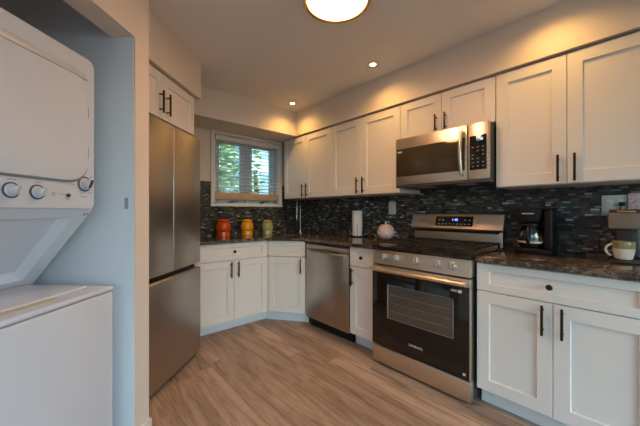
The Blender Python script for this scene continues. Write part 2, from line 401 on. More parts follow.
# window 1: casing, vinyl frame, two casement sashes with glass
w1 = bpy.data.objects.new('window_1', None); COL.objects.link(w1); w1['kind'] = 'structure'
cz = MB(); cw = 0.045
cz.box(WX0 - cw, WX0, YB - 0.02, YB, WZ0 - 0.022, WZ1 + 0.025, .003); cz.box(WX1, WX1 + cw, YB - 0.02, YB, WZ0 - 0.022, WZ1 + 0.025, .003)
cz.box(WX0 - cw, WX1 + cw, YB - 0.021, YB, WZ1, WZ1 + 0.025, .003); cz.box(WX0 - cw - .004, WX1 + cw + .004, YB - 0.026, YB, WZ0 - 0.024, WZ0, .004)
struct('window_casing', cz, M_trim, w1)
jb = MB(); jb.box(WX0, WX0 + .02, YB, YB + .15, WZ0, WZ1); jb.box(WX1 - .02, WX1, YB, YB + .15, WZ0, WZ1); jb.box(WX0, WX1, YB, YB + .15, WZ1 - .02, WZ1); jb.box(WX0, WX1, YB, YB + .15, WZ0, WZ0 + .02)
jb.box(1.781, 1.811, YB + .06, YB + .13, WZ0, WZ1)
struct('window_frame', jb, M_vinyl, w1)
for (x0, x1) in ((WX0 + .02, 1.784), (1.808, WX1 - .02)):
    sh = MB(); f = 0.070; y0, y1 = YB + .075, YB + .12
    sh.box(x0, x0 + f, y0, y1, WZ0 + .02, WZ1 - .02, .003); sh.box(x1 - f, x1, y0, y1, WZ0 + .02, WZ1 - .02, .003)
    sh.box(x0 + f, x1 - f, y0, y1, WZ0 + .02, WZ0 + .02 + f, .003); sh.box(x0 + f, x1 - f, y0, y1, WZ1 - .02 - f, WZ1 - .02, .003)
    so = struct('window_sash', sh, M_vinyl, w1)
    struct('window_pane', MB().box(x0 + f, x1 - f, y0 + .02, y0 + .026, WZ0 + .02 + f, WZ1 - .02 - f), M_pane, so)
    cx = (x0 + x1) / 2
    ck = MB(); ck.box(cx - .03, cx + .03, y0 - .02, y0, WZ0 + .022, WZ0 + .037, .004); ck.tube([(cx + .01, y0 - .015, WZ0 + .035), (cx + .02, y0 - .03, WZ0 + .045), (cx + .085, y0 - .03, WZ0 + .043)], .005)
    struct('window_crank', ck, M_dark, so)
# unseen windows put in behind the camera for the daylight fill
def unseen_rear_window(n, M, x0, x1):
    o = bpy.data.objects.new('window_%d' % n, None); COL.objects.link(o); o['kind'] = 'structure'
    f = MB(); f.box(x0, x0 + .05, .02, .08, .2, 2.25, M=M); f.box(x1 - .05, x1, .02, .08, .2, 2.25, M=M); f.box(x0, x1, .02, .08, .2, .25, M=M); f.box(x0, x1, .02, .08, 2.2, 2.25, M=M); f.box((x0 + x1) / 2 - .03, (x0 + x1) / 2 + .03, .02, .08, .2, 2.25, M=M)
    struct('window_frame', f, M_trim, o)
    struct('window_pane', MB().box(x0 + .05, x1 - .05, .05, .056, .25, 2.2, M=M), M_pane, o)
unseen_rear_window(2, Mr, 0.22, L0 - 0.15)
unseen_rear_window(3, Matrix.Translation((0, -2.5, 0)), -0.6, 1.7)

# ------------------------------------------------------------------ cabinets
def bar_pull(parent, x, z, L=0.16, y=0.0, horizontal=False):
    m = MB()
    m.box(x - .006, x + .006, y - .036, y - .026, z - L / 2, z + L / 2, .0025)
    for s in (-1, 1): m.cyl((x, y - .030, z + s * L * .33), (x, y, z + s * L * .33), .0048, n=12)
    return m.build('handle', M_bronze, parent)
def knob(parent, x, z, y=0.0):
    m = MB(); m.lathe([(0.0, -.032), (.009, -.031), (.0145, -.027), (.0155, -.022), (.011, -.016), (.006, -.012), (.006, 0), (0, 0)], (x, y, z), 20, Matrix.Rotation(R(-90), 4, 'X'))
    bmesh.ops.recalc_face_normals(m.bm, faces=m.bm.faces[:])
    return m.build('knob', M_bronze, parent)
G = 0.0015
def door(parent, x0, x1, z0, z1, hx=None, hz=None, st=.068, ra=.068, L=.16):
    d = MB().framed(x0 + G, x1 - G, z0, z1, st, ra).build('door', M_cab, parent)
    if hx is not None: bar_pull(d, hx, hz, L)
    return d
def drawer(parent, x0, x1, z0, z1, kx=None, st=.068, ra=.042):
    d = MB().framed(x0 + G, x1 - G, z0, z1, st, ra).build('drawer', M_cab, parent)
    if kx is not None: knob(d, kx, (z0 + z1) / 2, 0.0)
    return d
ZD0, ZD1, ZR0, ZR1 = .115, .716, .722, .886
def base_cab(label, loc, rz, w, depth, xs, knobx, handles, kick=(.085, 0)):
    t = thing('base_cabinet', label, 'cabinet', loc, rz)
    MB().box(0, w, .02, depth, .105, .8935).build('carcass', M_cab, t)
    MB().box(0.0, w + kick[1], kick[0], kick[0] + .015, 0, .105).build('toe_kick', M_kick, t)
    for (x0, x1), hx in zip(xs, handles): door(t, x0, x1, ZD0, ZD1, hx, .625)
    drawer(t, 0, w, ZR0, ZR1, knobx)
    return t
# corner unit: front edge from ca to cb; off(d) gives its front line moved d inwards
ca, cb = Vector((1.714, 2.780)), Vector((1.960, 2.436)); cang = math.degrees(math.atan2(cb.y - ca.y, cb.x - ca.x)); cw_ = (cb - ca).length
nx, ny = -math.sin(R(cang)), math.cos(R(cang)); tx, ty = (cb - ca).normalized()
def at_y(d, y): q = (y - ca.y - d * ny) / ty; return (ca.x + d * nx + q * tx, y)
def at_x(d, x): q = (x - ca.x - d * nx) / tx; return (x, ca.y + d * ny + q * ty)
base_cab('white two-door base cabinet beneath the orange and yellow canisters', (0.935, 2.78, 0), 0, .777, .578, [(0, .3865), (.3865, .777)], .385, [.348, .425], (.105, 0))
base_cab('white two-door base cabinet to the right of the range', (1.94, .716, 0), -90, .755, .628, [(0, .3765), (.3765, .755)], .365, [.335, .418])
base_cab('narrow single-door white base cabinet between dishwasher and range', (1.96, 1.797, 0), -90, .275, .608, [(0, .275)], .145, [.040])
t = thing('corner_base_cabinet', 'white angled corner base cabinet left of the dishwasher', 'cabinet', (ca.x, ca.y, 0), 0)
inv = Matrix.Translation((-ca.x, -ca.y, 0))
def loc2(pts): return [tuple((inv @ Vector((p[0], p[1], 0)))[:2]) for p in pts]
MB().prism(loc2([at_y(.02, ca.y + .02), at_x(.02, cb.x + .02), (2.565, cb.y + .006), (2.565, YB - .008), (ca.x + .005, YB - .008), (ca.x + .005, ca.y + .02)]), .105, .70).build('carcass', M_cab, t)
MB().prism(loc2([(1.7145, 2.885), at_y(.085, 2.885), at_x(.085, 2.035), at_x(.10, 2.05), at_y(.10, 2.90), (1.7145, 2.90)]), 0, .105).build('toe_kick', M_kick, t)
for o in (door(t, 0, cw_, ZD0, ZD1, cw_ - .045, .625), drawer(t, 0, cw_, ZR0, ZR1, None)): o.rotation_euler = (0, 0, R(cang))

def wall_cab(label, loc, rz, w, depth, z0, z1, split, hz=None, st=.068, ra=.068, L=.16, off=.038, gap=.0):
    t = thing('wall_cabinet', label, 'cabinet', loc, rz)
    MB().box(0, w, .02, depth, z0, z1).build('carcass', M_cab, t)
    hz = z0 + .092 if hz is None else hz
    door(t, 0, split, z0 + .004, z1 - .004, split - off, hz, st, ra, L); door(t, split, w, z0 + .004, z1 - .004, split + off, hz, st, ra, L)
    return t
wall_cab('tall white wall cabinet nearest the window corner', (2.23, 3.215, 0), -90, .894, .34, 1.369, 2.134, .446)
wall_cab('tall white wall cabinet beside the microwave, over the paper towels', (2.23, 2.320, 0), -90, .869, .34, 1.369, 2.134, .423)
wall_cab('short white wall cabinet directly above the microwave', (2.23, 1.450, 0), -90, .748, .34, 1.814, 2.134, .368, hz=1.90, L=.13, ra=.06)
wall_cab('large white wall cabinet above the two coffee makers', (2.23, .699, 0), -90, .752, .34, 1.367, 2.134, .3745)
fx, fy = LW(1.546, -1.205)
wall_cab('white cabinet over the refrigerator', (fx, fy, 0), PHI, .774, .70, 1.822, 2.134, .352, hz=1.93, st=.06, ra=.06, L=.15)

# ------------------------------------------------------------------ worktops, sink and tap
def worktop(name, label, poly, holes=()):
    o = MB().prism(poly, .894, .924, b=.004 if not holes else 0, holes=holes).build(name, M_granite); return tag(o, label, 'countertop')
sc = Vector((2.085, 2.86)); sa = R(cang)
def srect(hw, hd, r=.05):
    pts = []
    for (cx, cy, a0) in ((hw - r, hd - r, 0), (-hw + r, hd - r, 90), (-hw + r, -hd + r, 180), (hw - r, -hd + r, 270)):
        for k in range(5):
            a = R(a0 + k * 22.5); x, y = cx + r * math.cos(a), cy + r * math.sin(a)
            pts.append((sc.x + x * math.cos(sa) - y * math.sin(sa), sc.y + x * math.sin(sa) + y * math.cos(sa)))
    return pts
worktop('countertop', 'dark granite worktop turning the corner under the canisters', [(.93, YB - .009), (.93, 2.755), at_y(-.025, 2.755), at_x(-.025, 1.935), (1.935, 1.489), (XR - .009, 1.489), (XR - .009, YB - .009)], [srect(.20, .15)])
worktop('countertop', 'dark granite worktop under the two coffee makers', [(1.913, .716), (1.913, -.04), (XR - .009, -.04), (XR - .009, .716)])
sk_ = MB(); o1 = srect(.215, .165, .06); i1 = srect(.198, .148, .05)
sk_.prism(o1, .890, .8938, holes=[i1]); sk_.prism(o1, .70, .892, holes=[i1]); sk_.prism(i1, .70, .708)
tag(sk_.build('sink', M_ss), 'steel sink bowl set into the corner of the granite worktop', 'sink')
t = thing('faucet', 'chrome gooseneck kitchen tap in the worktop corner', 'tap', (2.316, 2.978, .924))
MB().lathe([(0, 0), (.028, 0), (.028, .006), (.02, .012), (.019, .05), (.014, .06), (0, .06)]).build('base', M_chrome, t)
ex, ey = 2.17 - 2.316, 2.86 - 2.978; path = [(0, 0, .05), (0, 0, .29)]
for k in range(1, 13):
    a = math.pi * k / 12; q = (1 - math.cos(a)) / 2; path.append((ex * q, ey * q, .335 + .078 * math.sin(a) * 1.0))
path = [(p[0], p[1], p[2]) for p in path]; path += [(ex, ey, .26)]
MB().tube(path, .0070, 14).build('spout', M_chrome, t)
MB().cyl((ex, ey, .165), (ex, ey, .265), .0125, n=18, b=.003).build('spray_head', M_chrome, t)
MB().tube([(.018, 0, .045), (.035, -.004, .05), (.085, -.02, .075)], [.007, .006, .0045]).build('lever', M_chrome, t)

# ------------------------------------------------------------------ refrigerator
ox, oy = LW(1.606, -1.19)
t = thing('refrigerator', 'stainless steel french-door refrigerator with freezer drawer beside the partition wall', 'refrigerator', (ox, oy, 0), PHI)
FW = .790
MB().box(.004, FW - .004, .065, .74, .03, 1.795, .004).build('body', M_dark, t)
MB().box(0.002, FW / 2 - .0025, 0, .06, .782, 1.808, .006, 3).build('door', M_ss_dark, t)
MB().box(FW / 2 + .0025, FW - .002, 0, .06, .782, 1.808, .006, 3).build('door', M_ss_dark, t)
MB().prism_yz([(0, .05), (0, .734), (.010, .746), (.06, .746), (.06, .05)], .002, FW - .002, b=.002).build('drawer', M_ss_dark, t)
MB().box(.03, FW - .03, .040, .07, .740, .785).build('handle_recess', M_black, t)
MB().box(.02, FW - .02, .05, .12, .012, .05).build('grille', M_black, t)
for x in (.06, FW - .06): MB().cyl((x, .12, 0), (x, .12, .04), .02, n=14).build('foot', M_black, t)
for x in (.02, FW - .09): MB().box(x, x + .07, .065, .12, 1.790, 1.806, .004).build('hinge', M_dark, t)

# ------------------------------------------------------------------ dishwasher
t = thing('dishwasher', 'stainless steel dishwasher under the granite, between corner and narrow cabinet', 'dishwasher', (1.95, 2.408, 0), -90); DW = .604
MB().box(.004, DW - .004, .03, .60, .10, .886).build('body', M_dark, t)
MB().box(0.002, DW - .002, 0, .03, .105, .818, .004).build('door', M_ss_dw, t)
MB().prism_yz([(.006, .822), (.0, .863), (.012, .880), (.03, .880), (.03, .822)], .002, DW - .002).build('control_strip', M_ss_dw, t)
MB().box(.002, DW - .002, .04, .06, .873, .893).build('top_gap', M_black, t)
h = MB(); pts = []
for k in range(13):
    q = k / 12; pts.append((.06 + q * (DW - .12), -.012 - .030 * math.sin(math.pi * q) ** .5, .800))
h.tube(pts, .011, 12); h.build('handle', M_ss_dw, t)
MB().box(.03, .13, -.0006, .001, .844, .852).build('vent_label', M_ink, t)
MB().box(.01, DW - .01, .075, .10, .0, .105).build('toe_kick', M_black, t)

# ------------------------------------------------------------------ gas range
t = thing('gas_range', 'freestanding stainless gas range with black oven door', 'range', (1.890, 1.485, 0), -90); RW = .753
MB().box(.003, RW - .003, .04, .64, .03, .905).build('body', M_dark, t)
MB().box(0.0, RW, .0, .05, .018, .150, .005).build('drawer', M_ss, t)
d = MB().box(.0, RW, -.004, .04, .158, .728, .004).build('oven_door', M_glassblk, t)
MB().box(.0, RW, -.006, .04, .730, .784, .004).build('door_trim', M_ss, d)
MB().box(RW - .006, RW + .001, -.006, .03, .158, .73, .001).build('door_edge', M_ss, d)
MB().framed(.150, .646, .392, .642, .009, .009, .006, .003, .001, y=-.0075).build('window', M_ovenwin, d)
wfm = MB(); wfm.box(.146, .650, -.0058, -.003, .634, .645); wfm.box(.146, .650, -.0058, -.003, .388, .398); wfm.box(.146, .156, -.0086, -.003, .388, .645); wfm.box(.640, .650, -.0058, -.003, .388, .645); wfm.build('window_frame', M_gasket, d)
rk = MB()
for z in (.45, .51, .57):
    rk.cyl((.17, -.0052, z), (.63, -.0052, z), .0014, n=6)
rk.build('rack', M_ss, d)
hb = MB(); hb.cyl((.012, -.052, .757), (RW - .012, -.052, .757), .0145, n=18, b=.003)
for x in (.035, RW - .035): hb.box(x - .014, x + .014, -.05, 0, .747, .767, .004)
hb.build('handle', M_ss, d)
text('logo', 'SAMSUNG', M_light_ink, d, (.383, -.0052, .245), .024)
MB().box(RW - .075, RW - .052, -.0052, -.003, .690, .708).build('sticker', M_light_ink, d); MB().box(RW - .12, RW - .082, -.0050, -.003, .692, .706).build('sticker', M_ink, d)
MB().box(RW - .045, RW - .028, -.0052, -.003, .182, .196).build('sticker', M_light_ink, d)
MB().prism_yz([(-.004, .795), (.012, .900), (.07, .900), (.07, .795)], 0, RW, b=.003).build('control_panel', M_ss, t)
for kx in (.118, .222, .380, .542, .643):
    Mk = Matrix.Rotation(R(-90 - 9.9), 4, 'X')
    k = MB().lathe([(.027, 0), (.027, -.006), (.0235, -.008), (.022, -.028), (.019, -.031), (0, -.031)], (kx, .0035, .852), 26, Mk)
    bmesh.ops.recalc_face_normals(k.bm, faces=k.bm.faces[:])
    ko = k.build('knob', M_knobss, t)
    MB().box(kx - .0035, kx + .0035, -.036, -.026, .836, .876, .002).build('grip', M_knobss, ko)
MB().box(-.001, RW + .001, .004, .655, .902, .930, .004).build('cooktop', M_enamel, t)
MB().box(0, RW, -.002, .02, .902, .931, .003).build('front_lip', M_glassblk, t)
for (bx, by, br) in ((.17, .18, .045), (.17, .45, .038), (.38, .31, .05), (.59, .18, .05), (.59, .45, .036)):
    MB().lathe([(br + .02, .930), (br + .018, .934), (br, .935), (br, .944), (br - .004, .948), (0, .949)], (bx, by, 0), 26).build('burner', M_iron, t)
for (x0, x1) in ((.02, .262), (.266, .492), (.496, .738)):
    g = MB(); y0, y1 = .035, .575; z = .962; r = .006
    for y in (y0, y1, (y0 + y1) / 2): g.box(x0, x1, y - r, y + r, z - r, z + r, .002, 1)
    for x in (x0 + r, x1 - r, (x0 + x1) / 2): g.box(x - r, x + r, y0, y1, z - r, z + r, .002, 1)
    for y in (y0 + .14, y1 - .14): g.box(x0, x1, y - r * .8, y + r * .8, z - r, z + r, .002, 1)
    for x in (x0 + r, x1 - r):
        for y in (y0, y1): g.box(x - r, x + r, y - r, y + r, .929, z, .001, 1)
    g.build('grate', M_iron, t)
bgd = MB(); bgd.prism_yz([(.622, .91), (.622, 1.04), (.668, 1.04), (.668, .91)], .01, RW - .01, b=.003)
bgo = bgd.build('backguard', M_ss, t)
hood = MB().prism_yz([(.567, 1.062), (.602, 1.180), (.612, 1.184), (.668, 1.184), (.668, 1.045), (.582, 1.045)], .002, RW + .010, b=.004).build('control_housing', M_ss, t)
tilt = math.atan2(.035, .118)
Mp = Matrix.Translation((0, .567, 1.062)) @ Matrix.Rotation(-tilt, 4, 'X')
MB().box(.235, .545, -.002, .003, .022, .105, M=Mp).build('display', M_glassblk, hood)
text('clock', '1:48', M_blue, hood, tuple(Mp @ Vector((.40, -.0028, .075))), .030, (90 - math.degrees(tilt), 0, 0))
for k in range(9): MB().box(.262 + k * .031, .274 + k * .031, -.0026, -.001, .036, .042, M=Mp).build('touch_key', M_light_ink, hood)
for k in (0, 1, 7, 8): MB().box(.262 + k * .031, .274 + k * .031, -.0026, -.001, .068, .078, M=Mp).build('touch_key', M_light_ink, hood)
MB().box(.03, RW - .03, .588, .635, 1.030, 1.046).build('vent', M_black, t)
for x in (.05, RW - .05):
    for y in (.07, .58): MB().cyl((x, y, 0), (x, y, .035), .016, n=14).build('foot', M_black, t)

# ------------------------------------------------------------------ microwave
t = thing('microwave', 'stainless over-the-range microwave hung under the short cabinet', 'microwave', (2.13, 1.429, 0), -90); MW = .720
MB().box(.002, MW - .002, .03, .435, 1.412, 1.810, .003).build('body', M_dark, t)
d = MB().box(.0, .582, 0, .032, 1.425, 1.810, .005).build('door', M_ss, t)
MB().box(.008, .566, -.002, .01, 1.492, 1.722, .001).build('window', plain('bronze_reflection_glass', (.050, .038, .024), .09), d)  # bronze cast of the reflected cabinets is put into the glass colour
MB().box(.022, .06, -.0028, -.001, 1.690, 1.702).build('logo', M_light_ink, d)
h = MB(); pts = [(.552, .0, 1.462)]
for k in range(11):
    q = k / 10; pts.append((.552, -.030 - .022 * math.sin(math.pi * q), 1.468 + q * .292))
pts.append((.552, 0, 1.766)); h.tube(pts, [.009] + [.0125] * 11 + [.009], 12); h.build('handle', M_ss, d)
MB().box(.586, MW, 0, .032, 1.425, 1.810, .005).build('control_panel', M_ss, t)
kp = MB().box(.598, MW - .014, -.0025, .01, 1.488, 1.722, .001).build('keypad', M_glassblk, t)
text('clock', '1:48', M_cyan, kp, (.662, -.003, 1.694), .026)
for i in range(4):
    for j in range(6):
        if (i + j) % 5 != 4 or j < 2: MB().box(.612 + i * .033, .625 + i * .033, -.0032, -.002, 1.51 + j * .026, 1.515 + j * .026).build('touch_key', M_ink, kp)
MB().box(.0, MW, .002, .432, 1.402, 1.424, .004).build('bottom_panel', M_dark, t)
for x in (.16, .47): MB().box(x, x + .13, .06, .16, 1.399, 1.4035).build('vent_filter', M_ss, t)

# ------------------------------------------------------------------ stacked laundry unit in the closet
ox, oy = LW(.647, -1.093)
t = thing('laundry_center', 'white stacked washer and dryer unit in the closet', 'washer and dryer', (ox, oy, 0), PHI); LWD = .683
MB().box(0, LWD, 0, .70, .015, .822, .008, 3).build('washer_cabinet', M_washer, t)
MB().box(.004, LWD - .004, .006, .70, .818, .83).build('deck_gap', M_gasket, t)
MB().box(-.002, LWD + .002, -.004, .70, .826, .848, .010, 3).build('washer_top', M_washer, t)
lid = MB().box(.05, LWD - .05, .085, .40, .846, .858, .006, 3).build('washer_lid', M_washer, t)
MB().box(.20, .46, .052, .088, .8462, .8492, .001).build('lid_grip', plain('pale_yellow_grip', (.62, .55, .36), .5), lid)
# slanted filler between washer and dryer
a_, b_ = Vector((0, .415, .848)), Vector((0, .106, 1.212)); dl = (b_ - a_); Ls = dl.length
Ms = Matrix.Translation(a_) @ Matrix.Rotation(math.atan2(-dl.y, dl.z), 4, 'X')
MB().framed(0, LWD, 0, Ls, .075, .05, .05, .03, .03, M=Ms).build('support_panel', M_washer, t)
MB().box(LWD - .03, LWD - .012, .118, .126, 1.184, 1.196).build('screw', M_ink, t)
MB().box(.01, LWD - .01, .44, .70, .848, 1.22).build('rear_column', M_washer, t)
dc = MB(); r = .035; z0, z1 = 1.214, 1.917
def rr(x0, x1, z0, z1, r, n=6):
    P = []
    for (cx, cz, a0) in ((x1 - r, z1 - r, 0), (x0 + r, z1 - r, 90)):
        for k in range(n + 1):
            a = R(a0 + 90 * k / n); P.append((cx + r * math.cos(a), cz + r * math.sin(a)))
    return P + [(x0, z0 + .02), (x0 + .012, z0), (x1 - .012, z0), (x1, z0 + .02)]
dc.prism_xz(rr(0, LWD, z0, z1, r), .094, .70, b=.007); dco = dc.build('dryer_cabinet', M_washer, t)
def dpoly(o):
    x0, x1, za, zb = .054 - o, .629 + o, 1.336 - o, 1.807 + o; P = []
    for (cx, cz, a0, rd, a1) in ((x1 - .05, zb - .05, 0, .05, 90), (x0 + .05, zb - .05, 90, .05, 180)):
        for k in range(7): a = R(a0 + (a1 - a0) * k / 6); P.append((cx + rd * math.cos(a), cz + rd * math.sin(a)))
    for k in range(9):
        a = R(180 + 90 * k / 8); P.append((x0 + .11 + .11 * math.cos(a), za + .085 + .085 * math.sin(a)))
    for k in range(9):
        a = R(270 + 90 * k / 8); P.append((x1 - .11 + .11 * math.cos(a), za + .085 + .085 * math.sin(a)))
    return P
MB().prism_xz(dpoly(.008), .088, .096).build('door_gasket', M_gasket, dco)
dd = MB().prism_xz(dpoly(0), .076, .095, b=.006).build('dryer_door', M_washer, t)
MB().prism_xz([(.03, 1.812), (.640, 1.812), (.612, 1.842), (.06, 1.842)], .086, .096, b=.002).build('door_vent', M_knobgrey, dco)
for z in (1.66, 1.475): MB().box(.6285, .6365, .082, .096, z - .025, z + .025, .001).build('hinge', M_gasket, dd)
def dial(x, z, r, blade=False):
    k = MB().lathe([(r * .9, 0), (r * .9, -.005), (r * .72, -.008), (r * .64, -.028), (r * .55, -.032), (0, -.032)], (x, .094, z), 28, Matrix.Rotation(R(-90), 4, 'X'))
    bmesh.ops.recalc_face_normals(k.bm, faces=k.bm.faces[:])
    o = k.build('knob', M_washer if not blade else M_knobgrey, t)
    MB().cyl((x, .0935, z), (x, .090, z), r * 1.12, n=30).build('dial_shade_ring', plain('dial_shade_blue', (.08, .11, .15), .4), o)  # dark ring stands for the shaded side of the knob skirt
    mm = Matrix.Translation((x, 0, z)) @ Matrix.Rotation(R(25), 4, 'Y')
    MB().box(-.004, .004, .054, .066, -r * .62, r * .62, .002, M=mm).build('pointer', M_dark if blade else M_knobgrey, o)
dial(.322, 1.279, .026); dial(.414, 1.278, .026); dial(.6245, 1.329, .031, True)
MB().cyl((.543, .094, 1.272), (.543, .087, 1.272), .008, n=16).build('start_button', M_dark, t)
MB().cyl((.482, .094, 1.275), (.482, .091, 1.275), .009, n=18).build('badge', M_knobgrey, t)
for (x, z, w) in ((.50, 1.276, .028), (.535, 1.256, .016), (.31, 1.318, .03), (.405, 1.316, .024), (.56, 1.322, .016), (.612, 1.378, .022), (.655, 1.365, .014), (.648, 1.29, .018), (.61, 1.27, .03)): MB().box(x, x + w, .0933, .0945, z - .0016, z + .0016).build('print_mark', M_ink, dco)
for x in (.05, LWD - .05):
    for y in (.05, .65): MB().cyl((x, y, 0), (x, y, .03), .02, n=12).build('foot', M_black, t)

# ------------------------------------------------------------------ ceiling lights
t = thing('ceiling_lamp', 'round brass-rimmed flush ceiling lamp, glowing white', 'lamp', (*LAMP_C, ZC))
MB().lathe([(.0, 0), (.164, 0), (.164, -.05), (.0, -.05)], n=48).build('pan', M_trim, t)
MB().lathe([(.165, -.030), (.181, -.034), (.187, -.060), (.187, -.076), (.181, -.080), (.167, -.074), (.163, -.064), (.163, -.030), (.165, -.030)], n=48).build('rim', M_gold, t)
MB().lathe([(.1655, -.068), (.161, -.074), (.14, -.082), (.095, -.092), (.05, -.097), (0, -.098)], n=48).build('diffuser', M_diff, t)
for i, (x, y) in enumerate(DOWNLIGHTS):
    lab = ['small recessed downlight in the ceiling corner by the window', 'small recessed downlight in the ceiling above the left of the range', 'small recessed downlight above the right wall cabinet'][i]
    t = thing('recessed_downlight', lab, 'lamp', (x, y, ZC), group='recessed ceiling downlights')
    MB().lathe([(.030, 0), (.060, -.001), (.062, -.004), (.058, -.006), (.034, -.003), (.024, -.001), (.030, 0)], n=32).build('trim_ring', M_wall, t)
    MB().lathe([(.026, -.0005), (.022, -.003), (.012, -.0045), (0, -.005)], n=24).build('bulb', M_spotE, t)
    sp_ = light('downlight_beam', 'SPOT', (x, y, ZC - .012), P_SPOT, WARM, spot_size=R(150), spot_blend=1.0, shadow_soft_size=.04)

# ------------------------------------------------------------------ blind
t = thing('venetian_blind', 'white venetian blind with wooden bottom rail in the kitchen window', 'blind', (0, YB, 0))
BX0, BX1 = WX0 + .006, WX1 - .006
v = MB(); prof = []
for k in range(9):
    a = R(-90 - 180 * k / 8 + 180); prof.append((.006 - .034 * math.cos(R(-90 + 180 * k / 8)), 2.078 + .036 * math.sin(R(-90 + 180 * k / 8))))
prof += [(.03, 2.114), (.03, 2.042)]
v.prism_yz(prof, BX0, BX1); v.build('valance', M_val, t)
s_ = MB(); n = 14; za, zb = 1.452, 2.035
for k in range(n):
    z = za + (zb - za) * k / (n - 1)
    s_.box(BX0 + .008, BX1 - .008, -.024, .024, -.0014, .0014, M=Matrix.Translation((0, .022, z)) @ Matrix.Rotation(R(18), 4, 'X'))
s_.build('slats', M_slat, t)
rl = MB(); rl.box(BX0, BX1, -.012, .046, 1.348, 1.432, .004); rl.build('bottom_rail', M_wood, t)
cdm = MB()
for x in (BX0 + .10, (BX0 + BX1) / 2, BX1 - .10):
    for y in (-.004, .048): cdm.cyl((x, y, 1.43), (x, y, 2.04), .0012, n=6)
cdm.build('ladder_cords', M_val, t)
MB().cyl((BX0 + .065, -.018, 1.45), (BX0 + .065, -.018, 2.03), .0042, n=8).build('tilt_wand', plain('wand', (.20, .16, .10), .4), t)

# ------------------------------------------------------------------ things on the worktops
def canister(label, x, y, r, h, m):
    t = thing('canister', label, 'canister', (x, y, .924), group='ceramic canisters under the window')
    b = [(0, 0), (.82, 0), (.86, .02), (.86, .21), (.85, .235), (.81, .25), (.81, .265), (.86, .28), (.94, .36), (1.0, .46), (.985, .55), (.90, .68), (.79, .78), (.74, .815), (.66, .825), (0, .825)]
    MB().lathe([(p * r, q * h) for p, q in b], n=40).build('jar', m, t)
    l = [(0, .84), (.66, .84), (.76, .85), (.80, .87), (.79, .89), (.70, .925), (.45, .965), (.20, .99), (0, 1.0)]
    MB().lathe([(p * r, q * h) for p, q in l], n=40).build('lid', m, t)
canister('large orange-red lidded canister under the window', 1.392, 3.205, .086, .200, M_orange)
canister('amber yellow lidded canister under the window', 1.690, 3.21, .076, .194, M_yellow)
canister('smallest olive green lidded canister under the window', 1.978, 3.22, .073, .182, M_green)

t = thing('paper_towel_roll', 'white paper towel roll standing on the worktop by the backsplash', 'paper towels', (2.49, 2.17, .924))
MB().lathe([(0, 0), (.075, 0), (.075, .008), (.07, .012), (0, .012)], n=32).build('holder_base', M_black, t)
MB().lathe([(.02, .014), (.055, .014), (.0565, .02), (.0565, .286), (.055, .290), (.02, .290), (.02, .014)], n=36).build('roll', M_paper, t)
MB().cyl((0, 0, .01), (0, 0, .315), .007, n=12, b=.003).build('holder_post', M_black, t)
an = math.atan2(-2.17, -2.49) + .02
sh = MB(); c_, s__ = math.cos(an), math.sin(an)
sh.box(.0555, .0575, -.002, .002, .014, .14, M=Matrix.Rotation(an, 4, 'Z')); sh.build('sheet_edge_shadow', M_dark, t)  # dark strip drawn as the shadow along the loose sheet's edge

t = thing('pumpkin_ornament', 'pink and white patterned pumpkin ornament left of the range', 'pumpkin', (2.44, 1.752, .924))
t.scale = (.95, .95, 1.1)
prof = []
for k in range(17):
    a = -math.pi / 2 + math.pi * k / 16; prof.append((max(0, .088 * math.cos(a) ** .8 if math.cos(a) > 1e-6 else 0), .072 + .070 * math.sin(a)))
prof[0] = (0, .004); prof[-1] = (0, .135)
MB().lathe(prof, n=64, rib=lambda a: 1 - .045 * abs(math.sin(5 * a)) ** 8).build('body', M_pump, t)
MB().tube([(0, 0, .13), (.0, .002, .15), (.004, .006, .166)], [.012, .008, .007], 10).build('stem', M_stem, t)

def outlet(label, y, z, w, h, gang=1):
    t = thing('outlet_plate', label, 'outlet', (XR - .008, y, z), -90)
    MB().box(-w / 2, w / 2, -.007, 0, -h / 2, h / 2, .003).build('plate', M_plate, t); return t
t = outlet('pale single outlet plate on the mosaic above the pumpkin ornament', 1.758, 1.241, .086, .132)
rc = MB(); rc.box(-.017, .017, -.009, -.006, -.034, .034, .002); ro = rc.build('receptacle', M_plate, t)
sl = MB()
for z in (.018, -.018):
    for x in (-.006, .006): sl.box(x - .001, x + .001, -.0094, -.0085, z - .004, z + .004)
sl.build('slots', M_dark, ro)
t = outlet('beige double outlet plate on the mosaic behind the pod coffee machine', .144, 1.240, .118, .128)
for cx in (-.024, .024):
    ro = MB().box(cx - .017, cx + .017, -.0095, -.006, -.034, .034, .002).build('receptacle', M_trim, t)
    sl = MB()
    for z in (.016, -.018):
        for x in (-.006, .006): sl.box(cx + x - .001, cx + x + .001, -.0100, -.009, z - .004, z + .005)
        sl.cyl((cx, -.010, z - .010), (cx, -.009, z - .010), .0025, n=10)
    sl.build('slots', M_dark, ro)
o = MB().box(-.11, .11, -.008, .008, 0, .385, .003).build('printed_board', M_board); tag(o, 'pink marbled board leaning on the backsplash behind the pod coffee machine', 'board')
o.location = (2.535, -.022, .925); o.rotation_euler = (R(-2.2), 0, R(-90))

